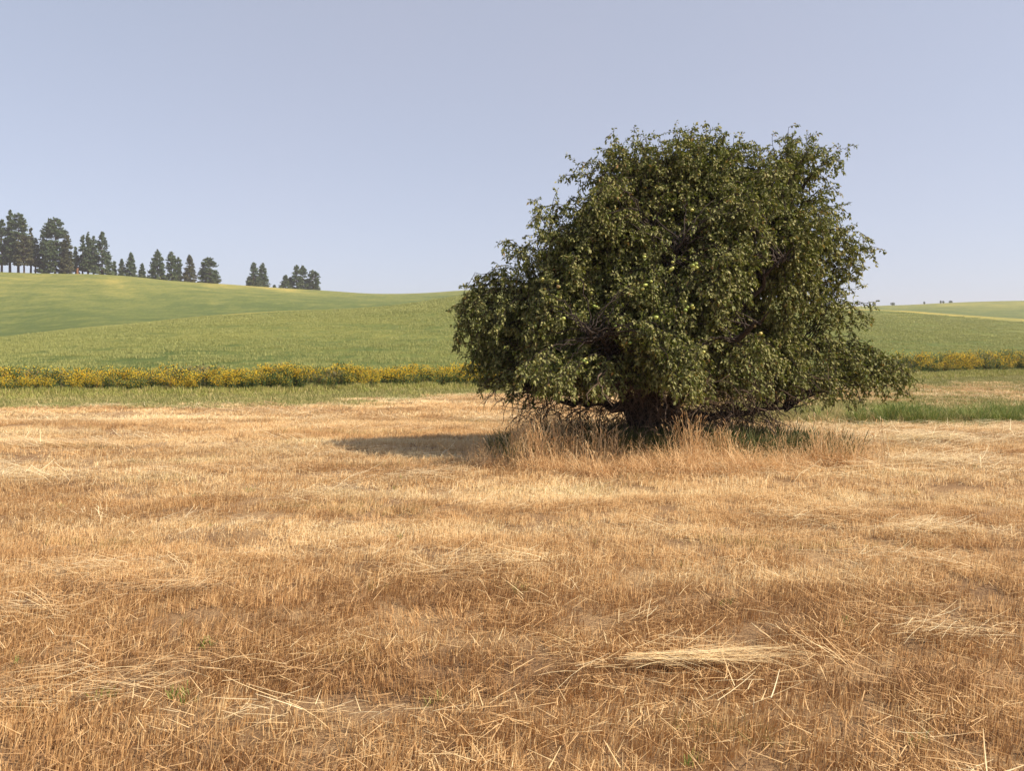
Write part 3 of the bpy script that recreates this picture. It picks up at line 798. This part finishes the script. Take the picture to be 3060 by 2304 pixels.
# --- boughs: from a limb out to the crown's skin, then hanging down
boughs = []          # (points, weight, leafy start)
def add_bough(P, droop, leafy=.45, up=0., n=12, wob=.05):
    d = np.linalg.norm(limb_nodes-P, axis=1)+np.maximum(0, limb_nodes[:, 2]-P[2]-.1)*2.0
    O = limb_nodes[np.argmin(d+rng.uniform(0, .9, len(d)))]+rng.normal(0, .03, 3)
    out = P-O; L = np.linalg.norm(out)
    M = O+out*.55+np.array([0, 0, (.22 if droop > 0 else .04)*L+up*.3])
    arc = bez(O, M, P, n)
    hang = [arc[-1]]; dr = (arc[-1]-arc[-2])/np.linalg.norm(arc[-1]-arc[-2]+1e-9)
    k = max(2, int(abs(droop)/.1))
    for _ in range(k):
        dr = dr+np.array([0, 0, -.42 if droop > 0 else .2])+rng.normal(0, .1, 3); dr /= np.linalg.norm(dr)
        hang.append(hang[-1]+dr*.1)
    hang = [h_ for h_ in hang if h_[2] > 1.02 or h_[2] > P[2]-.05] or hang[:1]
    pts = np.concatenate([arc, hang[1:]]) if len(hang) > 1 else arc; pts[1:-1] += rng.normal(0, wob*.4, (len(pts)-2, 3))
    boughs.append((pts, leafy))
nb = 0
while nb < 980:
    z = rng.uniform(1.12, ZTOP-.2)
    wz = (np.interp(z, zR, aR)-np.interp(z, zL, aL))/8.0
    if rng.uniform() > wz+.15: continue
    phi = rng.uniform(0, 2*PI)
    if math.sin(phi) > .2 and rng.uniform() < .35: continue       # the far side needs fewer
    lump = noise2(phi*4.2+20, z*1.2, 88)
    k = .94-.46*sstep(.60, .30, lump)
    P = shell(np.array(z+rng.normal(0, .05)), np.array(phi), k*rng.uniform(.88, 1.0))
    if P[0] > 2.05 and 1.95 < P[2] < 2.75: continue                # open notch on the right flank
    if 1.0 < P[0] < 1.75 and P[2] > 4.35: continue                  # dip before the upswept right bough
    top = sstep(3.6, 5.0, z)
    dr = rng.uniform(.35, .85)*(1-top)*min(1, max(.3, (z-.3)/1.6))
    if P[0] > 1.7 and P[2] > 2.4: dr *= .35
    add_bough(P, dr if top < .6 else -rng.uniform(.2, .35), leafy=.26)
    nb += 1
    if z < 4.2 and rng.uniform() < .22:        # a hanging lobe: several boughs fall together
        for _ in range(3):
            add_bough(P+rng.normal(0, .11, 3)+np.array([0, -.12, .05]), rng.uniform(.55, 1.0), leafy=.5); nb += .6
for _ in range(330):                     # inner boughs close the crown
    z = rng.uniform(1.0, ZTOP-.4); phi = rng.uniform(0, 2*PI)
    P = shell(np.array(z), np.array(phi), rng.uniform(.35, .75))
    add_bough(P, rng.uniform(.2, .5), leafy=.3)
# boughs that make the outline: close-up units, depth, droop (negative = sprouting up)
outline = [(1500, 200, 0, -.15), (1540, 160, -.2, -.15), (1480, 270, -.2, .1), (1560, 280, .2, .2), (1520, 330, -.3, .3), (1600, 170, .2, -.1), (1680, 130, -.1, .1), (1670, 50, .1, -.2), (1600, 90, .1, -.2), (1530, 120, .1, -.2), (1820, 140, 0, .15), (1740, 130, 0, .1), (1770, 215, 0, .2), (1640, 260, .1, .3), (1440, 135, -.3, .1), (1350, 130, .2, .1), (1340, 100, .1, -.1),
           (1240, 50, -.2, -.2), (1190, 70, .3, -.2), (1120, 60, .2, -.2), (1070, 50, 0, -.25), (1030, 100, -.3, -.2), (900, 150, .2, -.1), (820, 100, -.1, -.2), (760, 110, 0, -.2), (740, 200, -.2, -.1),
           (560, 250, 0, .15), (630, 280, 0, .15), (500, 390, 0, .15), (560, 430, -.3, .3), (400, 450, 0, .2), (420, 500, -.4, .4), (270, 590, 0, .2), (300, 640, -.3, .3), (200, 700, 0, .2), (130, 750, 0, .4),
           (120, 840, 0, .7), (90, 900, .1, .9), (70, 960, 0, .7), (160, 950, -.4, .6), (110, 1100, 0, .3), (90, 1170, -.2, .2), (150, 1240, -.5, .2), (240, 1300, -.5, .25), (330, 1190, -1.6, .3), (420, 1160, -1.9, .35), (500, 1240, -2.0, .3),
           (1820, 410, 0, .2), (1700, 370, 0, .2), (1930, 530, 0, .2), (1870, 560, -.3, .3), (1960, 610, 0, .15), (1900, 690, 0, .25), (1880, 740, .1, .25), (1790, 800, 0, .35), (1700, 800, -.2, .35),
           (1930, 920, 0, .3), (1860, 890, .1, .15), (1780, 900, -.2, .2), (1950, 1060, 0, .25), (2020, 1080, 0, .1), (1900, 1130, -.3, .3), (1990, 1200, 0, .3), (2070, 1190, .1, .3), (2100, 1200, -.1, .3), (2170, 1200, 0, .15), (2110, 1170, 0, .15), (1900, 1230, 0, .2), (1820, 1240, -.4, .2),
           (1650, 1240, -.6, .2), (1740, 1250, -.2, .15)]
for (cx, cy, d, dr) in outline:
    P = C2(cx, cy, d)
    P[2] += dr*.35 if dr > 0 else -.16
    add_bough(P, dr, leafy=.6, n=16, wob=.04)
    for _ in range(3):
        P2 = P+rng.normal(0, .13, 3)+np.array([-np.sign(P[0])*rng.uniform(.0, .45), 0, -.05])
        add_bough(P2, dr, leafy=.5)

tw = Bag(); lv = []      # twigs; leaves as arrays
def unit(a): return a/(np.linalg.norm(a, axis=-1, keepdims=True)+1e-9)
tips = []
for pts, leafy in boughs:
    n = len(pts)
    tube(tw, pts, np.linspace(.012, .0035, n), 3)
    seg = np.cumsum(np.r_[0, np.linalg.norm(np.diff(pts, axis=0), axis=1)]); Ltot = seg[-1]
    start = max(Ltot*leafy, Ltot-2.1)
    nt = int((Ltot-start)/.060)
    for s in np.linspace(start, Ltot, max(nt, 3)):
        p = np.array([np.interp(s, seg, pts[:, a]) for a in range(3)])
        q = np.array([np.interp(min(s+.05, Ltot), seg, pts[:, a])-np.interp(max(s-.05, 0), seg, pts[:, a]) for a in range(3)])
        q = unit(q)
        d = unit(q*.55+rng.normal(0, .62, 3)+np.array([0, 0, .05]))
        L = rng.uniform(.10, .30)*(1.0 if s < Ltot-.25 else .7)
        m = 4
        cur = [p]; dd = d
        for _ in range(m-1):
            dd = unit(dd+np.array([0, 0, -.22])+rng.normal(0, .06, 3)); cur.append(cur[-1]+dd*L/(m-1))
        cur = np.array(cur)
        tube(tw, cur, np.linspace(.0045, .002, m), 3)
        tips.append(cur[-1])
        k = max(5, int(L/.0125))
        tt = np.linspace(.12, 1, k)*(m-1); i0 = np.minimum(tt.astype(int), m-2); f = (tt-i0)[:, None]
        B = cur[i0]*(1-f)+cur[i0+1]*f
        D = unit(unit(cur[i0+1]-cur[i0])*.5+rng.normal(0, .6, (k, 3))+np.array([0, 0, -.35]))
        lv.append(np.concatenate([B, D], 1))
LV = np.concatenate(lv)
NL = len(LV)
B = LV[:, :3]; D = LV[:, 3:]
side = unit(np.cross(D, rng.normal(0, .55, (NL, 3))+np.array([0, 0, 1.])))
up = np.cross(side, D)
ll = rng.uniform(.036, .066, NL)[:, None]; wd = ll*rng.uniform(.24, .34, NL)[:, None]
curl = rng.uniform(.1, .5, NL)[:, None]
A0 = B+D*.010
A1 = A0+D*ll*.45+side*wd-up*wd*.1
A2 = A0+D*ll*.45-side*wd-up*wd*.1
A3 = A0+D*ll-np.array([0, 0, 1])*ll*curl*.5
A1 = A1+up*wd*(.2+curl); A2 = A2+up*wd*(.2+curl)          # the blade is folded along its midrib
V = np.stack([A0, A1, A3, A2], 1).reshape(-1, 3)
o_ = np.arange(NL)[:, None]*4
tri = np.concatenate([o_+np.array([[0, 2, 1]]), o_+np.array([[0, 3, 2]])])
tone = np.clip(rng.normal(.45, .2, NL), 0, .95); tone[rng.uniform(0, 1, NL) < .035] = 1
me = mesh_from('foliage', V, [tri], M_LEAF, {'tone': np.repeat(tone, 4)})
o = link('foliage', me, tree); tag(o, kind='stuff')
print('leaves', NL, 'boughs', len(boughs))

# dead twigs hanging below the crown
def wander(p, d, L, n, sag, jit):
    pts = [np.array(p, float)]; d = unit(np.array(d, float))
    for _ in range(n):
        d = unit(d+np.array([0, 0, sag])+rng.normal(0, jit, 3)); pts.append(pts[-1]+d*L/n)
    return np.array(pts)
dt = Bag()
for _ in range(1150):
    phi = rng.uniform(0, 2*PI); r = rng.uniform(.25, .97)
    z = rng.uniform(.5, 1.3)
    P = shell(np.array(max(z, .8)), np.array(phi), r); P = np.array([P[0], P[1], z])
    pts = wander(P, (rng.normal(0, .6)+np.cos(phi)*.3, rng.normal(0, .6), -.35), rng.uniform(.3, .75), 7, -.08, .28)
    pts[:, 2] = np.maximum(pts[:, 2], .03)
    tube(dt, pts, np.linspace(rng.uniform(.005, .010), .002, len(pts)), 3)
    for _ in range(2):
        k = rng.integers(2, 6)
        tube(dt, wander(pts[k], rng.normal(0, 1, 3), rng.uniform(.12, .3), 4, -.05, .3), np.linspace(.0045, .0015, 5), 3)
for (a, b_, r0) in (((1430, 1340, -.8), (1600, 1445, -1.2), .014), ((1560, 1310, -.5), (1650, 1335, -.8), .010), ((1480, 1400, -1), (1550, 1510, -1.3), .012),
                    ((1300, 1350, -1.2), (1340, 1480, -1.5), .010), ((230, 1300, -.2), (228, 1440, -.3), .008), ((430, 1300, -1.0), (405, 1440, -1.1), .009), ((600, 1330, -1.0), (520, 1430, -1.2), .012),
                    ((1720, 1270, -.2), (1790, 1300, -.2), .007), ((1000, 1250, -2.0), (1010, 1400, -2.1), .009), ((690, 1180, -2.0), (620, 1330, -2.2), .012), ((680, 1230, -2.0), (740, 1340, -2.1), .010)):
    p0 = C2(*a); p1 = C2(*b_); n = 9
    pts = p0+(p1-p0)*np.linspace(0, 1, n)[:, None]+rng.normal(0, .018, (n, 3))
    tube(dt, pts, np.linspace(r0, r0*.4, n), 5)
tag(link('dead_twigs', dt.mesh('dead_twigs', M_TWIG), tree), kind='stuff')
for (x0, z0, x1, z1, n) in ((700, 120, 712, 190, 1), (885, 85, 875, 160, 1), (765, 80, 768, 130, 1), (1655, 840, 1665, 880, 1)):
    p0 = C2(x1, z1); p1 = C2(x0, z0)
    tube(tw, p0+(p1-p0)*np.linspace(0, 1, 5)[:, None]+rng.normal(0, .008, (5, 3)), np.linspace(.006, .003, 5), 3)
tag(link('branches', tw.mesh('branches', M_BARK), tree), kind='stuff')

# apples, each a part: hung just inside the outer leaves, towards where the photo shows them
def apple_mesh():
    b = Bag(); nr, ns = 7, 9
    th = np.linspace(0, PI, nr); r = np.sin(th)*(1+.12*np.cos(th)); z = np.cos(th)*.92-.20*np.exp(-(th/.35)**2)+.14*np.exp(-((PI-th)/.35)**2)
    a = np.arange(ns)*2*PI/ns
    V = np.stack([r[:, None]*np.cos(a), r[:, None]*np.sin(a), np.repeat(z[:, None], ns, 1)], -1).reshape(-1, 3)*.031
    i = np.arange(nr-1)[:, None]*ns; j = np.arange(ns)[None]
    b.add(V, np.stack([i+j, i+ns+j, i+ns+(j+1) % ns, i+(j+1) % ns], -1).reshape(-1, 4))
    return b.mesh('apple', M_APPLE, True)
am = apple_mesh()
tipsA = np.array(tips)
acl = [(1035, 420, 1), (1128, 420, 1), (820, 440, 1), (1460, 438, 2), (905, 640, 1), (1037, 695, 3), (915, 800, 5), (912, 772, 3), (505, 780, 2), (508, 832, 3), (500, 808, 2), (1108, 878, 3), (1095, 850, 1), (668, 872, 3),
       (780, 975, 4), (1422, 965, 2), (1437, 972, 1), (1162, 1020, 1), (1215, 1008, 1), (1225, 985, 1), (1312, 1020, 1), (805, 1052, 1), (838, 1045, 1), (1160, 1112, 2), (1148, 1080, 2), (1285, 1090, 1), (1198, 1162, 1),
       (1030, 1180, 1), (1040, 1060, 2), (430, 1022, 1), (620, 1130, 2), (525, 930, 1), (610, 950, 1), (426, 745, 1), (1450, 1000, 1), (1775, 655, 1), (1775, 1080, 1), (1745, 1270, 1), (350, 780, 1), (960, 925, 1), (1150, 690, 2), (460, 830, 1)]
XPt = (tipsA[:, 0]+TX)/(tipsA[:, 1]+TY)*F+1530; YPt = HOR-(tipsA[:, 2]-EYE)/(tipsA[:, 1]+TY)*F
for (cx, cy, n) in acl:
    xp = 1350+cx*.6364; yp = 360+cy*.6364
    d = np.hypot(XPt-xp, YPt-yp)+(tipsA[:, 1]+3.2)*9           # the outermost twig there carries the fruit
    p = tipsA[np.argmin(d)]
    Yd = TY+p[1]-.07
    base = np.array([(xp-1530)/F*Yd-TX, Yd-TY, EYE+(HOR-yp)/F*Yd])
    for q in range(n+(1 if n > 1 else 0)):
        o = link('apple', am, tree)
        o.location = base+np.array([rng.normal(0, .045), rng.normal(0, .03), rng.normal(0, .045)]) if q else base
        o.rotation_euler = (rng.normal(0, .3), rng.normal(0, .3), rng.uniform(0, 6))
        o.scale = (rng.uniform(.72, .98),)*3

# ------------------------------------------------------------------ pines along the skyline
def sky_row(x): return float(cr(np.array([float(x)]), xk, yS)[0])
def sky_dep(x): return float(cr(np.array([float(x)]), xk, dS)[0])
def pine(xp, ytop, wpx, shape, label, back=6.0, bare=.1, brown=False, cat='tree', name='pine_tree', fill=1.0, lean=0.0):
    Y = sky_dep(xp)+back
    X = (xp-1530)/F*Y
    zb = float(hill_z(X, Y))-.4
    H = EYE+(HOR-ytop)/F*Y-zb
    W = wpx/F*Y/2*(1.2 if xp < 330 else 1.02)
    t = empty(name, (X, Y, zb))
    tag(t, label, cat, 'conifers along the hill crest')
    b = Bag(); n = 7
    zs = np.linspace(0, H*.96, n)
    tube(b, np.stack([lean*(zs/H)**2*W+rng.normal(0, .12, n)*(zs/H), rng.normal(0, .12, n), zs], -1), np.linspace(.016*H+.12, .05, n), 6)
    tr = b.mesh('trunk', M_PBARK, True)
    cb = Bag()
    nb = int((70+H*6.0)*fill)
    s = rng.uniform(0, 1, nb)**.85                      # 0 top .. 1 crown base
    prof = {'cone': lambda s: s**.75*.95+.05, 'round': lambda s: np.sqrt(np.clip(1-np.clip(1-s*1.05, 0, 1)**2.2, 0, 1))*.95+.08,
            'column': lambda s: np.clip(s*3.2, 0, 1)**.6*(.75+.25*s), 'open': lambda s: s**.6*.9+.08}[shape]
    lob = rng.uniform(.5 if shape == 'open' else .68, 1.15, nb)
    zc = H*(1-s*(1-bare)); R = W*prof(s)*lob
    az = rng.uniform(0, 2*PI, nb)
    for k in range(nb):
        L = max(R[k], .25); up = .25 if s[k] < .4 else -.05
        ax = np.array([math.cos(az[k]), math.sin(az[k]), up]); p0 = np.array([lean*(zc[k]/H)**2*W, 0, zc[k]])
        tube(b, p0+ax*np.linspace(0, L*.9, 3)[:, None], [.07, .05, .02], 3)
        m = int(5+L*4.2)
        f = rng.uniform(.25, 1, m)**.7
        c = p0+ax*(f*L)[:, None]+rng.normal(0, 1, (m, 3))*np.array([.24, .24, .16])*(.5+.3*L**.5)
        r = rng.uniform(.28, .62, m)
        for q in range(2):                               # crossed needle sprays
            n1 = unit(rng.normal(0, 1, (m, 3))); n2 = unit(np.cross(n1, rng.normal(0, 1, (m, 3))))
            V = np.stack([c-n1*r[:, None], c+n2*r[:, None]*.45, c+n1*r[:, None], c-n2*r[:, None]*.45], 1).reshape(-1, 3)
            cb.add(V, np.arange(m*4).reshape(-1, 4), tone=np.repeat(np.clip(rng.normal(.42, .22, m)+(.2 if s[k] > .75 else 0), 0, 1), 4))
    link('trunk', b.mesh('trunk', M_PBARK, True), t)
    bpy.data.meshes.remove(tr)
    link('crown', cb.mesh('crown', M_NEEDLE_B if brown else M_NEEDLE), t)
    return t
PINES = [
 (6, 655, 30, 'column', 'dark pine cut by the left edge of the photo, first on the crest', 4, .16, False, 1.0),
 (30, 628, 34, 'open', 'tallest pine on the crest, with a ragged pointed top, second from the left edge', 8, .18, False, 1.1),
 (55, 636, 46, 'round', 'tall broad pine just right of the tallest ragged pine on the crest', 3, .22, False, 1.2),
 (72, 702, 40, 'round', 'lower brownish pine in front of the broad pine near the left edge', 0, .22, True, 1.0),
 (92, 680, 24, 'open', 'slim pine on bare trunk, left of the big round-topped pine', 9, .20, True, .9),
 (106, 712, 20, 'column', 'thin dark pine with bare lower trunk beside the big round-topped pine', 5, .2, False, .8),
 (127, 678, 34, 'open', 'thin-crowned pine standing half behind the left side of the big round-topped pine', 10, .05, False, .8),
 (165, 652, 66, 'round', 'big round-topped pine, the broadest tree on the crest', 3, .03, False, 1.7),
 (199, 700, 30, 'round', 'yellowish green pine leaning on the right side of the big round-topped pine', 1, .05, True, 1.0),
 (226, 738, 22, 'open', 'small sparse pine above the rusty stump on the crest', 7, .1, False, .7),
 (247, 699, 26, 'open', 'sparse grey pine left of the pointed fir on the crest', 8, .12, False, .8),
 (263, 694, 30, 'cone', 'pointed dark pine between the sparse grey pine and the ragged conical fir', 3, .12, False, 1.0),
 (279, 706, 22, 'column', 'narrow pine touching the left side of the ragged conical fir', 9, .1, False, .8),
 (305, 693, 60, 'cone', 'ragged conical fir at the right end of the tall left group, spreading to the ground', 2, .02, False, 1.2),
 (342, 782, 18, 'open', 'low straggly young pine right beside the ragged conical fir', 6, .0, False, .7),
 (364, 775, 24, 'open', 'small thin fir left of the neat cone-shaped fir', 4, .0, False, .8),
 (391, 756, 42, 'cone', 'neat cone-shaped fir standing before the gap to the small isolated fir', 3, .0, False, 1.1),
 (425, 788, 24, 'cone', 'smallest cone fir of the row, alone in the gap below the middle group', 3, .0, False, .9),
 (471, 747, 60, 'cone', 'bushy dark fir, widest of the middle group of four', 3, .0, False, 1.3),
 (512, 753, 34, 'column', 'narrow fir with twin tips in the middle group', 2, .0, False, 1.0),
 (532, 768, 26, 'column', 'lower fir wedged between the twin-tipped fir and the brownish fir', 5, .0, False, .9),
 (567, 761, 46, 'cone', 'brownish fir with open tiers, second from right in the middle group', 2, .02, True, 1.1),
 (624, 771, 58, 'round', 'full bushy dark fir at the right end of the middle group', 2, .0, False, 1.4),
 (758, 785, 52, 'cone', 'left fir of the isolated touching pair on the crest', 2, .0, False, 1.2),
 (784, 787, 50, 'cone', 'right fir of the isolated touching pair on the crest', 4, .0, False, 1.2),
 (820, 853, 8, 'cone', 'tiny fir seedling between the pair and the last group', 3, .0, False, .5),
 (853, 822, 38, 'cone', 'low bushy fir, leftmost of the last group on the crest', 2, .0, False, 1.0),
 (868, 827, 18, 'open', 'small thin fir squeezed behind the low bushy fir of the last group', 6, .0, False, .8),
 (887, 793, 36, 'column', 'left of the two tall joined firs in the last group', 3, .0, False, 1.1),
 (905, 794, 34, 'column', 'right of the two tall joined firs in the last group', 4, .0, False, 1.1),
 (936, 808, 38, 'round', 'rightmost fir on the crest, where the hill slopes down', 3, .0, False, 1.1),
]
for (xp, yt, w, sh, lab, bk, bare, br, fl) in PINES:
    pine(xp, yt, w, sh, lab, back=bk, bare=bare, brown=br, fill=fl, name='fir_tree' if ' fir' in lab else 'pine_tree')

# rusty stump among the pines
Y = sky_dep(231)+2; X = (231-1530)/F*Y; zb = float(hill_z(X, Y))-.3
b = Bag(); n = 7; zs = np.linspace(0, 3.0, n)
tube(b, np.stack([.04*np.sin(zs*3), 0*zs, zs], -1), [.75, .52, .5, .5, .48, .45, .3], 9)
tube(b, np.array([[.3, 0, 2.4], [.5, .1, 2.9], [.45, .1, 3.3]]), [.2, .12, .04], 5)
tag(link('tree_stump', b.mesh('tree_stump', M_RUST, True), loc=(X, Y, zb)), 'short rust-orange broken tree stump at the foot of the pines', 'tree stump')

# far bushes peeping over the right skyline
BUSH = [(2612, 909, 10, 'small grey bush on the right skyline, nearest to the apple tree'), (2668, 905, 13, 'roundest and largest bush on the right skyline'), (2762, 903, 5, 'tiny upright bush in the middle of the right skyline'),
        (2811, 900, 5, 'left one of the two little trees on the right skyline'), (2819, 901, 5, 'right one of the two little trees on the right skyline'), (2841, 900, 11, 'low flat bush farthest right on the skyline')]
for (xp, yt, w, lab) in BUSH:
    Y = sky_dep(xp)+14; X = (xp-1530)/F*Y; zb = float(hill_z(X, Y))-.3
    H = EYE+(HOR-yt)/F*Y-zb+.6; W = w/F*Y/2
    t = empty('far_bush', (X, Y, zb)); tag(t, lab, 'bush', 'bushes on the right skyline')
    b = Bag(); tube(b, np.array([[0, 0, 0], [.05, 0, H*.4], [0, 0, H*.8]]), [.15, .1, .04], 5); link('trunk', b.mesh('trunk', M_PBARK), t)
    m = 150; d = unit(rng.normal(0, 1, (m, 3)))*(rng.uniform(.2, 1, m)**.5)[:, None]
    c = d*np.array([W, W, H*.42])+np.array([0, 0, H*.58]); r = rng.uniform(.2, .42, m)[:, None]
    n1 = unit(rng.normal(0, 1, (m, 3))); n2 = unit(np.cross(n1, rng.normal(0, 1, (m, 3))))
    cb = Bag(); cb.add(np.stack([c-n1*r, c+n2*r*.6, c+n1*r, c-n2*r*.6], 1).reshape(-1, 3), np.arange(m*4).reshape(-1, 4), tone=np.repeat(rng.uniform(0, .8, m), 4))
    link('crown', cb.mesh('crown', M_NEEDLE), t)

# thin stake in the grass, right of the tree
x, y = G(2573, 1210)
b = Bag(); zs = np.linspace(-.05, .42, 6)
tube(b, np.stack([-.10*zs/.42+rng.normal(0, .004, 6), 0*zs, zs], -1), [.02, .018, .018, .017, .016, .015], 6)
tube(b, np.array([[-.10, 0, .40], [-.14, .02, .45], [-.12, .02, .47]]), [.012, .008, .005], 4)
tag(link('wooden_stake', b.mesh('wooden_stake', M_TWIG), loc=(x, y, 0)), 'thin leaning wooden stake in the grass right of the apple tree', 'stake')

# ------------------------------------------------------------------ smoky summer air
HAZE = 0.00032
if HAZE > 0:
    m, t = new_mat('haze')
    v = nn(t, 'ShaderNodeVolumePrincipled'); v.inputs['Color'].default_value = (.93, .88, .93, 1); v.inputs['Density'].default_value = HAZE; v.inputs['Anisotropy'].default_value = 0.2
    o = nn(t, 'ShaderNodeOutputMaterial'); t.links.new(v.outputs[0], o.inputs['Volume'])
    z0, z1 = -75.0, 110.0
    V = [(a, b_, c) for c in (z0, z1) for b_ in (-40, 1600) for a in (-4200, 4200)]
    Fc = np.array([[0, 2, 3, 1], [4, 5, 7, 6], [0, 1, 5, 4], [2, 6, 7, 3], [0, 4, 6, 2], [1, 3, 7, 5]])
    tag(link('haze', mesh_from('haze', V, [Fc], m)), 'thin smoky haze over the fields', kind='stuff')
